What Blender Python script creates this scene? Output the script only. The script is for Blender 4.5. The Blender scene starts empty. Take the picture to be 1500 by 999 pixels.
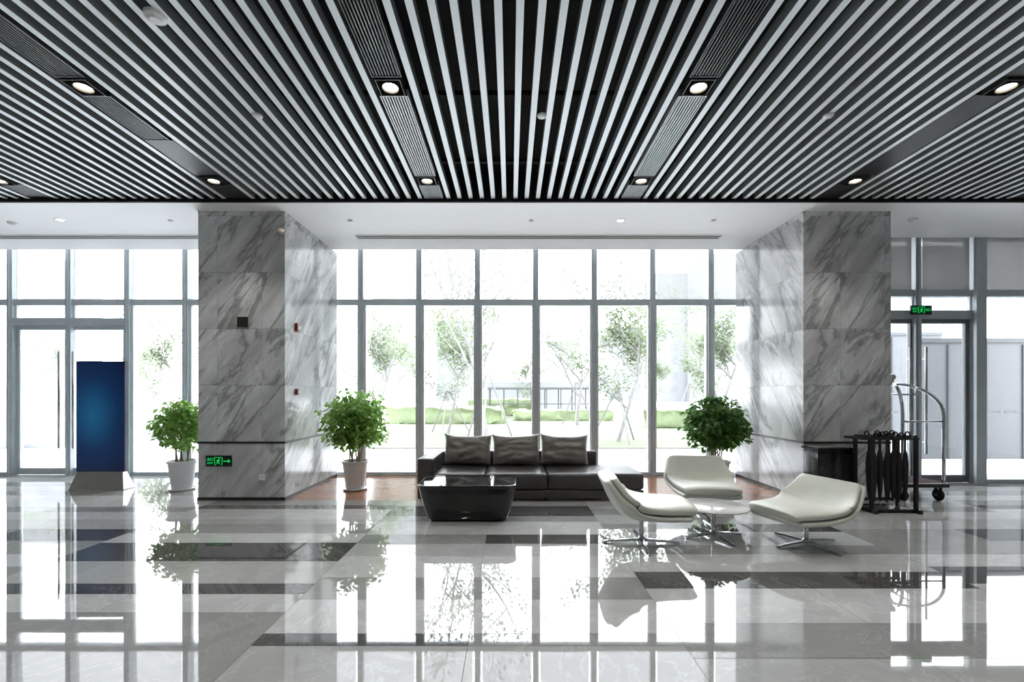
import bpy, bmesh, math, random
from mathutils import Vector, Matrix, noise
scene = bpy.context.scene
COL = scene.collection
random.seed(7)
pi = math.pi

# ------------------------------------------------------------------ materials
def new_mat(name):
    m = bpy.data.materials.new(name); m.use_nodes = True
    nt = m.node_tree; nt.nodes.clear()
    out = nt.nodes.new('ShaderNodeOutputMaterial')
    return m, nt, out

def pmat(name, color, rough=0.5, metal=0.0, var=0.08, scale=6.0, bump=0.0, bscale=60.0, ior=1.5, emit=None, estr=0.0, coat=0.0, trans=0.0):
    m, nt, out = new_mat(name)
    p = nt.nodes.new('ShaderNodeBsdfPrincipled')
    tc = nt.nodes.new('ShaderNodeTexCoord')
    n = nt.nodes.new('ShaderNodeTexNoise'); n.inputs['Scale'].default_value = scale; n.inputs['Detail'].default_value = 4
    r = nt.nodes.new('ShaderNodeValToRGB')
    c = color
    r.color_ramp.elements[0].position = 0.3; r.color_ramp.elements[1].position = 0.7
    r.color_ramp.elements[0].color = (c[0]*(1-var), c[1]*(1-var), c[2]*(1-var), 1)
    r.color_ramp.elements[1].color = (min(1,c[0]*(1+var)), min(1,c[1]*(1+var)), min(1,c[2]*(1+var)), 1)
    L = nt.links.new
    L(tc.outputs['Object'], n.inputs['Vector']); L(n.outputs['Fac'], r.inputs['Fac']); L(r.outputs['Color'], p.inputs['Base Color'])
    p.inputs['Roughness'].default_value = rough; p.inputs['Metallic'].default_value = metal
    p.inputs['IOR'].default_value = ior; p.inputs['Coat Weight'].default_value = coat
    if emit:
        p.inputs['Emission Color'].default_value = (*emit, 1); p.inputs['Emission Strength'].default_value = estr
    if bump > 0:
        n2 = nt.nodes.new('ShaderNodeTexNoise'); n2.inputs['Scale'].default_value = bscale; n2.inputs['Detail'].default_value = 3
        b = nt.nodes.new('ShaderNodeBump'); b.inputs['Strength'].default_value = bump; b.inputs['Distance'].default_value = 0.01
        L(tc.outputs['Object'], n2.inputs['Vector']); L(n2.outputs['Fac'], b.inputs['Height']); L(b.outputs['Normal'], p.inputs['Normal'])
    L(p.outputs['BSDF'], out.inputs['Surface'])
    return m

def leaf_mat(name, c1, c2, tr=0.35):
    m, nt, out = new_mat(name); L = nt.links.new
    tc = nt.nodes.new('ShaderNodeTexCoord'); n = nt.nodes.new('ShaderNodeTexNoise'); n.inputs['Scale'].default_value = 9
    r = nt.nodes.new('ShaderNodeValToRGB')
    r.color_ramp.elements[0].position = 0.35; r.color_ramp.elements[1].position = 0.65
    r.color_ramp.elements[0].color = (*c1, 1); r.color_ramp.elements[1].color = (*c2, 1)
    L(tc.outputs['Object'], n.inputs['Vector']); L(n.outputs['Fac'], r.inputs['Fac'])
    p = nt.nodes.new('ShaderNodeBsdfPrincipled'); p.inputs['Roughness'].default_value = 0.4
    t = nt.nodes.new('ShaderNodeBsdfTranslucent'); mx = nt.nodes.new('ShaderNodeMixShader'); mx.inputs[0].default_value = tr
    L(r.outputs['Color'], p.inputs['Base Color']); L(r.outputs['Color'], t.inputs['Color'])
    L(p.outputs[0], mx.inputs[1]); L(t.outputs[0], mx.inputs[2]); L(mx.outputs[0], out.inputs['Surface'])
    return m

def emat(name, color, strength):
    m, nt, out = new_mat(name)
    e = nt.nodes.new('ShaderNodeEmission'); e.inputs[0].default_value = (*color, 1); e.inputs[1].default_value = strength
    nt.links.new(e.outputs[0], out.inputs['Surface']); return m

def glass_mat(name, refl=0.06, tint=(1,1,1)):
    m, nt, out = new_mat(name); L = nt.links.new
    t = nt.nodes.new('ShaderNodeBsdfTransparent'); t.inputs[0].default_value = (*tint, 1)
    g = nt.nodes.new('ShaderNodeBsdfGlossy'); g.inputs['Roughness'].default_value = 0.0
    f = nt.nodes.new('ShaderNodeFresnel'); f.inputs[0].default_value = 1.25
    mx = nt.nodes.new('ShaderNodeMixShader')
    L(f.outputs[0], mx.inputs[0]); L(t.outputs[0], mx.inputs[1]); L(g.outputs[0], mx.inputs[2]); L(mx.outputs[0], out.inputs['Surface'])
    return m

def blind_mat(name, col, a0, a1):
    m, nt, out = new_mat(name); L = nt.links.new
    t = nt.nodes.new('ShaderNodeBsdfTransparent'); t.inputs[0].default_value = (1, 1, 1, 1)
    d = nt.nodes.new('ShaderNodeBsdfTranslucent'); d.inputs[0].default_value = (*col, 1)
    tc = nt.nodes.new('ShaderNodeTexCoord'); w = nt.nodes.new('ShaderNodeTexNoise'); w.inputs['Scale'].default_value = 3
    mr = nt.nodes.new('ShaderNodeMapRange'); mr.inputs[3].default_value = a0; mr.inputs[4].default_value = a1
    mx = nt.nodes.new('ShaderNodeMixShader')
    L(tc.outputs['Object'], w.inputs['Vector']); L(w.outputs['Fac'], mr.inputs[0]); L(mr.outputs[0], mx.inputs[0])
    L(t.outputs[0], mx.inputs[1]); L(d.outputs[0], mx.inputs[2]); L(mx.outputs[0], out.inputs['Surface'])
    return m

def marble_mat(name):
    m, nt, out = new_mat(name); L = nt.links.new; N = nt.nodes.new
    def math_(op, a=None, b=None, c=None):
        n = N('ShaderNodeMath'); n.operation = op
        for i, v in enumerate((a, b, c)):
            if v is None: continue
            if isinstance(v, (int, float)): n.inputs[i].default_value = v
            else: L(v, n.inputs[i])
        return n.outputs[0]
    tc = N('ShaderNodeTexCoord'); sp = N('ShaderNodeSeparateXYZ'); L(tc.outputs['Object'], sp.inputs[0])
    s = math_('ADD', sp.outputs[0], sp.outputs[1]); z = sp.outputs[2]
    ti = math_('DIVIDE', math_('ADD', s, 1.315), 0.63); tj = math_('DIVIDE', math_('SUBTRACT', z, 0.03), 0.8)
    fi = math_('FLOOR', ti); fj = math_('FLOOR', tj)
    W = math_('ADD', math_('MULTIPLY', fi, 0.16), math_('MULTIPLY', fj, 0.34))
    cb = N('ShaderNodeCombineXYZ'); L(s, cb.inputs[0]); L(z, cb.inputs[1])
    mp = N('ShaderNodeMapping'); mp.inputs['Rotation'].default_value = (0, 0, math.radians(-52)); L(cb.outputs[0], mp.inputs[0])
    mp2 = N('ShaderNodeMapping'); mp2.inputs['Scale'].default_value = (0.42, 2.0, 1); L(mp.outputs[0], mp2.inputs[0])
    def noise_(scale, detail, dist, rough=0.6):
        n = N('ShaderNodeTexNoise'); n.noise_dimensions = '4D'; n.inputs['Scale'].default_value = scale
        n.inputs['Detail'].default_value = detail; n.inputs['Distortion'].default_value = dist; n.inputs['Roughness'].default_value = rough
        L(mp2.outputs[0], n.inputs['Vector']); L(W, n.inputs['W']); return n.outputs['Fac']
    n1 = noise_(1.0, 10, 0.8, 0.62); n2 = noise_(2.0, 8, 1.0, 0.62); n3 = noise_(0.9, 6, 0.5); n4 = noise_(3.6, 7, 0.6, 0.7)
    v1 = math_('ABSOLUTE', math_('SUBTRACT', n1, 0.52)); v2 = math_('ABSOLUTE', math_('SUBTRACT', n2, 0.43))
    def ramp(src, p0, c0, p1, c1):
        r = N('ShaderNodeMapRange'); r.inputs[1].default_value = p0; r.inputs[2].default_value = p1
        r.inputs[3].default_value = c0; r.inputs[4].default_value = c1; L(src, r.inputs[0]); return r.outputs[0]
    a = ramp(v1, 0.0, 0.40, 0.035, 1.0); b = ramp(v2, 0.0, 0.74, 0.022, 1.0); c = ramp(n3, 0.40, 0.60, 0.60, 1.0); d = ramp(n4, 0.38, 0.80, 0.60, 1.0)
    val = math_('MULTIPLY', math_('MULTIPLY', math_('MULTIPLY', a, b), c), d)
    gi = math_('LESS_THAN', math_('FRACT', ti), 0.008); gj = math_('LESS_THAN', math_('FRACT', tj), 0.008)
    g = math_('MULTIPLY', math_('MAXIMUM', gi, gj), 0.42)
    val = math_('MULTIPLY', val, math_('SUBTRACT', 1.0, g))
    cr = N('ShaderNodeMix'); cr.data_type = 'RGBA'; L(val, cr.inputs[0])
    cr.inputs[6].default_value = (0.085, 0.084, 0.086, 1); cr.inputs[7].default_value = (0.80, 0.81, 0.83, 1)
    p = N('ShaderNodeBsdfPrincipled'); L(cr.outputs[2], p.inputs['Base Color']); p.inputs['Roughness'].default_value = 0.14
    L(p.outputs[0], out.inputs['Surface']); return m

def stone_mat(name, color, vein=0.25, rough=0.022, ior=1.75):
    m, nt, out = new_mat(name); L = nt.links.new; N = nt.nodes.new
    tc = N('ShaderNodeTexCoord')
    n = N('ShaderNodeTexNoise'); n.inputs['Scale'].default_value = 1.8; n.inputs['Detail'].default_value = 9; n.inputs['Distortion'].default_value = 1.2
    n.inputs['Roughness'].default_value = 0.65
    L(tc.outputs['Object'], n.inputs['Vector'])
    r = N('ShaderNodeValToRGB'); els = r.color_ramp.elements
    c = color
    def k(f): return (min(1, c[0]*f), min(1, c[1]*f), min(1, c[2]*f), 1)
    els[0].position = 0.25; els[0].color = k(1-vein*0.6)
    els[1].position = 0.75; els[1].color = k(1+vein*0.6)
    e = els.new(0.49); e.color = k(1.0); e = els.new(0.505); e.color = k(1+vein*0.9); e = els.new(0.52); e.color = k(1.0)
    L(n.outputs['Fac'], r.inputs['Fac'])
    p = N('ShaderNodeBsdfPrincipled'); L(r.outputs['Color'], p.inputs['Base Color'])
    p.inputs['Roughness'].default_value = rough; p.inputs['IOR'].default_value = ior
    n2 = N('ShaderNodeTexNoise'); n2.inputs['Scale'].default_value = 1.2; n2.inputs['Detail'].default_value = 1
    L(tc.outputs['Object'], n2.inputs['Vector'])
    b = N('ShaderNodeBump'); b.inputs['Strength'].default_value = 0.07; b.inputs['Distance'].default_value = 0.01
    L(n2.outputs['Fac'], b.inputs['Height']); L(b.outputs[0], p.inputs['Normal'])
    L(p.outputs[0], out.inputs['Surface']); return m

def wood_mat():
    m, nt, out = new_mat('red_brown_wood'); L = nt.links.new; N = nt.nodes.new
    tc = N('ShaderNodeTexCoord')
    br = N('ShaderNodeTexBrick'); L(tc.outputs['Object'], br.inputs['Vector'])
    br.inputs['Color1'].default_value = (0.27, 0.125, 0.075, 1); br.inputs['Color2'].default_value = (0.36, 0.18, 0.115, 1)
    br.inputs['Mortar'].default_value = (0.05, 0.02, 0.01, 1); br.inputs['Scale'].default_value = 1.0
    br.inputs['Brick Width'].default_value = 1.2; br.inputs['Row Height'].default_value = 0.12; br.inputs['Mortar Size'].default_value = 0.002
    p = N('ShaderNodeBsdfPrincipled'); L(br.outputs['Color'], p.inputs['Base Color']); p.inputs['Roughness'].default_value = 0.14
    L(p.outputs[0], out.inputs['Surface']); return m

def print_mat():
    m, nt, out = new_mat('blue_poster_print'); L = nt.links.new; N = nt.nodes.new
    tc = N('ShaderNodeTexCoord'); mp = N('ShaderNodeMapping')
    mp.inputs['Location'].default_value = (0.16, 0, -0.02); mp.inputs['Scale'].default_value = (1.35, 1, 0.95)
    L(tc.outputs['Object'], mp.inputs[0])
    g = N('ShaderNodeTexGradient'); g.gradient_type = 'SPHERICAL'; L(mp.outputs[0], g.inputs[0])
    r = N('ShaderNodeValToRGB'); e = r.color_ramp.elements
    e[0].position = 0; e[0].color = (0.002, 0.008, 0.045, 1); e[1].position = 1; e[1].color = (0.008, 0.12, 0.27, 1)
    e2 = e.new(0.45); e2.color = (0.003, 0.026, 0.10, 1)
    L(g.outputs['Fac'], r.inputs['Fac'])
    p = N('ShaderNodeBsdfPrincipled'); L(r.outputs['Color'], p.inputs['Base Color']); p.inputs['Roughness'].default_value = 0.3
    L(r.outputs['Color'], p.inputs['Emission Color']); p.inputs['Emission Strength'].default_value = 0.15
    L(p.outputs[0], out.inputs['Surface']); return m

M = {}
M['marble'] = marble_mat('grey_veined_marble')
M['black'] = pmat('black_satin', (0.012, 0.012, 0.013), 0.4)
M['plenum'] = pmat('black_plenum', (0.004, 0.004, 0.005), 0.9)
M['white'] = pmat('white_paint', (0.95, 0.95, 0.96), 0.6, var=0.01)
M['slat'] = pmat('silver_white_slat', (0.88, 0.94, 0.97), 0.28, 0.0, var=0.01)
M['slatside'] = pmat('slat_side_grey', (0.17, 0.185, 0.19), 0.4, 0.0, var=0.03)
M['frame'] = pmat('grey_window_frame', (0.64, 0.70, 0.74), 0.35, 0.0, var=0.04)
M['framedark'] = pmat('dark_door_frame', (0.13, 0.14, 0.15), 0.35, 0.0, var=0.04)
M['frame_mid'] = pmat('mid_grey_window_frame', (0.40, 0.44, 0.47), 0.35, 0.0, var=0.04)
M['frame_light'] = pmat('light_window_frame', (0.85, 0.87, 0.88), 0.45, 0.0, var=0.03)
M['glass'] = glass_mat('clear_glass')
M['blind'] = blind_mat('pale_blind_fabric', (0.32, 0.32, 0.32), 0.45, 0.5)
M['blindg'] = blind_mat('grey_blind_fabric', (0.15, 0.15, 0.147), 0.84, 0.92)
M['beige'] = stone_mat('pale_grey_stone', (0.44, 0.447, 0.445))
M['taupe'] = stone_mat('mid_grey_stone', (0.255, 0.257, 0.253), 0.25)
M['dark'] = stone_mat('charcoal_stone', (0.075, 0.074, 0.074), 0.6)
M['lgrey'] = stone_mat('light_grey_stone', (0.355, 0.358, 0.355), 0.22)
M['grout'] = pmat('grout', (0.12, 0.12, 0.12), 0.6)
M['wood'] = wood_mat()
M['leather'] = pmat('dark_brown_leather', (0.055, 0.049, 0.046), 0.33, var=0.15, bump=0.15, bscale=120)
M['cushion'] = pmat('taupe_leather', (0.23, 0.21, 0.195), 0.33, var=0.15, bump=0.15, bscale=90)
M['cream'] = pmat('cream_leather', (0.60, 0.61, 0.545), 0.42, var=0.03, bump=0.06, bscale=150)
M['chrome'] = pmat('chrome', (0.48, 0.49, 0.50), 0.12, 1.0, var=0.02)
M['steel'] = pmat('brushed_steel', (0.50, 0.48, 0.45), 0.32, 0.9, var=0.05)
M['blackgloss'] = pmat('black_lacquer', (0.008, 0.008, 0.009), 0.12, ior=1.5)
M['blackglass'] = pmat('black_glass', (0.02, 0.02, 0.022), 0.03, ior=1.6)
M['tabletop'] = stone_mat('white_marble_top', (0.62, 0.62, 0.61), 0.15, 0.08, 1.5)
M['pot'] = pmat('white_ceramic', (0.74, 0.74, 0.75), 0.3, var=0.01)
M['soil'] = pmat('soil', (0.05, 0.035, 0.025), 0.95, bump=0.8, bscale=40)
M['bark'] = pmat('pale_bark', (0.34, 0.27, 0.19), 0.8, var=0.2)
M['leafA'] = leaf_mat('ficus_leaf_green', (0.16, 0.34, 0.06), (0.40, 0.62, 0.18), 0.5)
M['leafB'] = leaf_mat('ficus_leaf_dark', (0.05, 0.14, 0.03), (0.14, 0.31, 0.07))
M['gleaf'] = leaf_mat('tree_leaf_pale', (0.15, 0.19, 0.105), (0.20, 0.24, 0.15), 0.5)
M['gbark'] = pmat('tree_bark', (0.21, 0.205, 0.20), 0.9, var=0.1)
M['stake'] = pmat('timber_stake', (0.19, 0.185, 0.178), 0.9)
M['grass'] = pmat('grass', (0.105, 0.122, 0.076), 0.95, var=0.12, scale=1.5, bump=0.5)
M['hedge'] = pmat('hedge_leaf', (0.15, 0.185, 0.10), 0.9, var=0.15, scale=9, bump=0.6, bscale=12)
M['paving'] = pmat('pale_paving', (0.78, 0.78, 0.78), 0.8, var=0.04, scale=1)
M['bldg'] = pmat('pale_building', (0.165, 0.17, 0.175), 0.9, var=0.03, scale=0.3)
M['bldgw'] = pmat('building_window', (0.145, 0.15, 0.155), 0.8)
M['hoard'] = pmat('grey_hoarding', (0.085, 0.092, 0.098), 0.6, var=0.06)
M['hoardrib'] = pmat('grey_hoarding_rib', (0.055, 0.061, 0.066), 0.6, var=0.06)
M['pergola'] = pmat('dark_pergola_metal', (0.06, 0.063, 0.066), 0.6, var=0.06)
M['red'] = pmat('red_alarm', (0.30, 0.01, 0.015), 0.4)
M['whitepl'] = pmat('white_plastic', (0.8, 0.8, 0.8), 0.4, var=0.01)
M['green'] = emat('green_sign_light', (0.02, 1.0, 0.18), 0.27)
M['signdark'] = pmat('sign_dark_green', (0.002, 0.006, 0.003), 0.3)
M['lamp'] = emat('lamp_glow', (1.0, 0.86, 0.62), 14.0)
M['lampw'] = emat('lamp_glow_soft', (1.0, 0.97, 0.9), 4.0)
M['trimg'] = pmat('dark_grey_lamp_trim', (0.06, 0.06, 0.06), 0.35, 0.3)
M['print'] = print_mat()
M['umb'] = pmat('black_umbrella_cloth', (0.012, 0.012, 0.014), 0.7)
M['carpet'] = pmat('dark_carpet', (0.05, 0.02, 0.02), 0.95)
M['rubber'] = pmat('black_rubber', (0.015, 0.015, 0.015), 0.7)
M['wall'] = pmat('warm_grey_wall', (0.60, 0.60, 0.60), 0.6, var=0.03)
M['mound'] = pmat('pale_mesh_mound', (0.175, 0.182, 0.186), 0.9, var=0.10, scale=3)
M['decal'] = pmat('white_decal', (0.8, 0.8, 0.8), 0.6)

# ------------------------------------------------------------------ mesh helpers
def link(o, parent=None, mat=None, smooth=False):
    COL.objects.link(o)
    if parent: o.parent = parent
    if mat is not None:
        for m in (mat if isinstance(mat, (list, tuple)) else [mat]): o.data.materials.append(m)
    if smooth:
        for p in o.data.polygons: p.use_smooth = True
    return o

def from_bm(name, bm, mat=None, parent=None, loc=(0,0,0), smooth=False):
    bmesh.ops.recalc_face_normals(bm, faces=bm.faces[:])
    me = bpy.data.meshes.new(name); bm.to_mesh(me); bm.free()
    o = bpy.data.objects.new(name, me); o.location = loc
    return link(o, parent, mat, smooth)

def add_box(bm, c, s, mi=0, rot=None):
    x, y, z = s[0]/2, s[1]/2, s[2]/2
    vs = []
    for dz in (-z, z):
        for dx, dy in ((-x,-y),(x,-y),(x,y),(-x,y)):
            v = Vector((dx, dy, dz))
            if rot is not None: v = rot @ v
            vs.append(bm.verts.new(v + Vector(c)))
    fs = []
    for f in ((3,2,1,0),(4,5,6,7),(0,1,5,4),(1,2,6,5),(2,3,7,6),(3,0,4,7)):
        fc = bm.faces.new([vs[i] for i in f]); fc.material_index = mi; fs.append(fc)
    return fs

def bx(bm, x0, x1, y0, y1, z0, z1, mi=0):
    return add_box(bm, ((x0+x1)/2, (y0+y1)/2, (z0+z1)/2), (x1-x0, y1-y0, z1-z0), mi)

def boxobj(name, x0, x1, y0, y1, z0, z1, mat, parent=None, bevel=0.0, seg=3):
    bm = bmesh.new(); c = ((x0+x1)/2, (y0+y1)/2, z0)
    add_box(bm, (0, 0, (z1-z0)/2), (x1-x0, y1-y0, z1-z0))
    if bevel > 0:
        bmesh.ops.bevel(bm, geom=bm.edges[:], offset=bevel, segments=seg, profile=0.5, affect='EDGES')
    return from_bm(name, bm, mat, parent, c, smooth=False)

def tube(bm, pts, radii, seg=8, mi=0):
    pts = [Vector(p) for p in pts]
    if isinstance(radii, (int, float)): radii = [radii]*len(pts)
    rings = []; prev = None
    for i, p in enumerate(pts):
        if i == 0: t = pts[1]-pts[0]
        elif i == len(pts)-1: t = pts[-1]-pts[-2]
        else: t = (pts[i+1]-pts[i]).normalized() + (pts[i]-pts[i-1]).normalized()
        if t.length < 1e-9: t = Vector((0,0,1))
        t.normalize()
        if prev is None:
            a = Vector((1,0,0)) if abs(t.x) < 0.8 else Vector((0,1,0))
            n = t.cross(a).normalized()
        else:
            n = prev - t*prev.dot(t)
            if n.length < 1e-6: n = t.orthogonal()
            n.normalize()
        prev = n; b = t.cross(n)
        rings.append([bm.verts.new(p + (n*math.cos(2*pi*k/seg) + b*math.sin(2*pi*k/seg))*radii[i]) for k in range(seg)])
    for i in range(len(rings)-1):
        for k in range(seg):
            f = bm.faces.new((rings[i][k], rings[i][(k+1)%seg], rings[i+1][(k+1)%seg], rings[i+1][k])); f.material_index = mi
    for r in (rings[0][::-1], rings[-1]):
        f = bm.faces.new(r); f.material_index = mi

def lathe(bm, prof, seg=32, c=(0,0,0), mi=0):
    rings = []
    for r, z in prof:
        if r < 1e-5: rings.append([bm.verts.new((c[0], c[1], c[2]+z))])
        else: rings.append([bm.verts.new((c[0]+r*math.cos(2*pi*k/seg), c[1]+r*math.sin(2*pi*k/seg), c[2]+z)) for k in range(seg)])
    for a, b in zip(rings[:-1], rings[1:]):
        for k in range(seg):
            k2 = (k+1) % seg
            if len(a) == 1 and len(b) == 1: continue
            if len(a) == 1: f = bm.faces.new((a[0], b[k2], b[k]))
            elif len(b) == 1: f = bm.faces.new((a[k], a[k2], b[0]))
            else: f = bm.faces.new((a[k], a[k2], b[k2], b[k]))
            f.material_index = mi

def autosmooth(o, ang=40):
    me = o.data
    for p in me.polygons: p.use_smooth = True
    try: me.set_sharp_from_angle(angle=math.radians(ang))
    except Exception: pass

def lathe_obj(name, prof, mat, parent=None, loc=(0,0,0), seg=32, smooth=True):
    bm = bmesh.new(); lathe(bm, prof, seg)
    o = from_bm(name, bm, mat, parent, loc, smooth)
    if smooth: autosmooth(o)
    return o

def empty(name, loc, label, cat, rz=0.0, group=None):
    o = bpy.data.objects.new(name, None); o.empty_display_size = 0.1
    o.location = loc; o.rotation_euler = (0, 0, rz); COL.objects.link(o)
    o['label'] = label; o['category'] = cat
    if group: o['group'] = group
    return o

def tag(o, label, cat, group=None):
    o['label'] = label; o['category'] = cat
    if group: o['group'] = group
    return o

def structure(o): o['kind'] = 'structure'; return o

def dup(root, loc, rz=None, label=None):
    def cp(o, par):
        n = o.copy()
        COL.objects.link(n)
        if par is not None:
            n.parent = par; n.matrix_parent_inverse = o.matrix_parent_inverse.copy()
        for ch in o.children: cp(ch, n)
        return n
    n = cp(root, None)
    n.location = loc
    if rz is not None: n.rotation_euler = (0, 0, rz)
    if label: n['label'] = label
    return n

# ------------------------------------------------------------------ camera
CZ = 1.5; F = 670.0
cam = bpy.data.cameras.new('camera'); co = bpy.data.objects.new('camera', cam); COL.objects.link(co)
co.location = (0, 0, CZ); co.rotation_euler = (pi/2, 0, 0)
cam.sensor_width = 36; cam.lens = F/1500*36; cam.shift_x = 2/1500; cam.shift_y = 78.5/1500
cam.clip_start = 0.05; cam.clip_end = 500
scene.camera = co

# ------------------------------------------------------------------ world + colour
w = bpy.data.worlds.new('overcast_sky'); scene.world = w; w.use_nodes = True
nt = w.node_tree; bg = nt.nodes['Background']
tc = nt.nodes.new('ShaderNodeTexCoord'); sp = nt.nodes.new('ShaderNodeSeparateXYZ'); cr = nt.nodes.new('ShaderNodeValToRGB')
nt.links.new(tc.outputs['Generated'], sp.inputs[0]); nt.links.new(sp.outputs[2], cr.inputs['Fac']); nt.links.new(cr.outputs[0], bg.inputs[0])
cr.color_ramp.elements[0].color = (0.94, 0.97, 1, 1); cr.color_ramp.elements[1].color = (0.85, 0.915, 1, 1)
bg.inputs[1].default_value = 4.0
scene.view_settings.view_transform = 'Standard'
scene.view_settings.look = 'None'
scene.view_settings.exposure = 1.45

# ------------------------------------------------------------------ room shell
XL, XR, YB = -12.5, 12.5, -4.0
YW = 8.57; YR = 7.80; YC = 6.484; ZC = 4.10
rows = {
 'A': [(2.0,3.15,'taupe'),(3.15,3.44,'beige'),(3.44,3.63,'dark'),(3.63,4.12,'lgrey'),(4.12,4.63,'dark'),(4.63,4.95,'beige'),(4.95,5.3,'taupe'),(5.3,5.5,'lgrey'),(5.5,6.0,'beige'),(6.0,6.2,'dark'),(6.2,6.484,'taupe')],
 'B': [(2.0,2.73,'lgrey'),(2.73,2.87,'darkL'),(2.87,3.35,'beige'),(3.35,3.75,'taupe'),(3.75,4.25,'beige'),(4.25,4.6,'lgrey'),(4.6,4.9,'darkR'),(4.9,5.4,'beige'),(5.4,5.65,'taupe'),(5.65,6.15,'dark'),(6.15,6.484,'lgrey')],  # first dark row's lighter right half paints in the bright window reflection
 'C': [(2.0,2.6,'lgrey'),(2.6,3.0,'taupe'),(3.0,3.54,'beige'),(3.54,3.87,'dark'),(3.87,4.3,'beige'),(4.3,4.55,'taupe'),(4.55,5.0,'beige'),(5.0,5.3,'darkR'),(5.3,5.7,'lgrey'),(5.7,6.0,'taupe'),(6.0,6.484,'beige')],
 'D': [(2.0,2.7,'taupe'),(2.7,3.1,'beige'),(3.1,3.4,'lgrey'),(3.4,3.63,'beige'),(3.63,3.99,'darkL'),(3.99,4.3,'beige'),(4.3,4.7,'taupe'),(4.7,5.1,'darkR'),(5.1,5.5,'lgrey'),(5.5,5.85,'beige'),(5.85,6.1,'taupe'),(6.1,6.484,'beige')],
}
mats = ['grout','beige','taupe','dark','lgrey','wood']
bm = bmesh.new()
def quad(bm, x0, x1, y0, y1, z, mi):
    f = bm.faces.new([bm.verts.new(p) for p in ((x0,y0,z),(x1,y0,z),(x1,y1,z),(x0,y1,z))]); f.material_index = mi
quad(bm, XL, XR, YB, YW+0.1, -0.002, 0)
G = 0.002
seams = [-12.5,-11.93,-9.337,-6.745,-4.15,-1.553,1.04,3.635,6.23,8.82,11.42,12.5]
pats = 'CDCDABCDADA'
front_rest = [(-4.0,-3.2,'taupe'),(-3.2,-2.9,'dark'),(-2.9,-2.0,'beige'),(-2.0,-1.2,'lgrey'),(-1.2,-0.9,'dark'),(-0.9,0.0,'beige'),(0.0,0.8,'taupe'),(0.8,1.1,'dark'),(1.1,2.0,'beige')]
back_rest = [(6.484,6.8,'beige'),(6.8,7.1,'taupe'),(7.1,7.5,'lgrey'),(7.5,7.8,'taupe'),(7.8,8.67,'beige')]
for i in range(len(seams)-1):
    x0, x1 = seams[i], seams[i+1]; xm = (x0+x1)/2
    for ri, (y0, y1, c) in enumerate(front_rest + rows[pats[i]] + back_rest):
        for hi_, (a, b) in enumerate(((x0, xm), (xm, x1))):
            cc = c
            if c == 'darkL': cc = 'dark' if hi_ == 0 else 'taupe'
            if c == 'darkR': cc = 'dark' if hi_ == 1 else 'taupe'
            if y0 >= 6.48:
                segs = []
                if a < -3.2: segs.append((a, min(b, -3.2)))
                if b > 4.15: segs.append((max(a, 4.15), b))
            else: segs = [(a, b)]
            for s0, s1 in segs: quad(bm, s0+G, s1-G, y0+G, y1-G, 0, mats.index(cc))
quad(bm, -3.2, 4.15, 6.486, YW+0.1, 0, 5)
me = bpy.data.meshes.new('floor'); bm.to_mesh(me); bm.free()
floor = link(bpy.data.objects.new('floor', me), None, [M[k] for k in mats]); structure(floor)

structure(boxobj('wall_left', XL-0.2, XL, YB, YW+0.1, 0, 4.6, M['wall']))
structure(boxobj('wall_right', XR, XR+0.2, YB, YW+0.1, 0, 4.6, M['wall']))
structure(boxobj('wall_back', XL-0.2, XR+0.2, YB-0.2, YB, 0, 4.6, M['wall']))

bm = bmesh.new()
bx(bm, XL, 5.39, 6.2, 8.2, ZC, ZC+0.1); bx(bm, 5.39, XR, 6.2, 7.57, ZC, ZC+0.1)
bx(bm, XL, 5.39, 8.18, 8.2, ZC+0.1, 4.42); bx(bm, 5.39, XR, 7.55, 7.57, ZC+0.1, 4.42)
bx(bm, XL, XR, 6.2, 8.75, 4.42, 4.5)
structure(from_bm('ceiling', bm, M['white']))
bm = bmesh.new()
tracks = [-8.94, -6.30, -3.66, -1.03, 1.61, 4.25, 6.89, 9.53]
xs = []
for t in [-11.58] + tracks:
    for k in range(16): xs.append(t + 0.195 + k*0.150)
for x in xs:
    if x > XR-0.1 : continue
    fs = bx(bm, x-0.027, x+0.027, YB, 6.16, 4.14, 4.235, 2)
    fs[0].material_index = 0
bx(bm, XL, XR, YB, 6.2, 4.5, 4.55, 1)
bx(bm, XL, XR, 6.16, 6.2, 4.10, 4.5, 1)
y = -3.0
while y < 6.1:
    bx(bm, XL, XR, y-0.02, y+0.02, 4.236, 4.28, 1); y += 1.2
structure(from_bm('ceiling', bm, [M['slat'], M['plenum'], M['slatside']]))
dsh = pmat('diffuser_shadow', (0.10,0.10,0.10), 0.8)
def slot(x0, x1):
    bm = bmesh.new()
    cx = (x0+x1)/2; h = (x1-x0)/2
    bx(bm, -h, h, -0.085, -0.065, -0.010, -0.001, 0); bx(bm, -h, h, 0.065, 0.085, -0.010, -0.001, 0)
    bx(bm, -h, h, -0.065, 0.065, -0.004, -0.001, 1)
    bx(bm, -h, h, -0.008, 0.008, -0.010, -0.004, 0)
    o = from_bm('linear_air_diffuser', bm, [M['whitepl'], dsh], None, (cx, 7.54, ZC))
    tag(o, 'long narrow slot air diffuser set in the white ceiling', 'air vent', 'slot diffusers in the white ceiling')
slot(-2.54, 3.45); slot(-10.6, -5.1)

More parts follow.
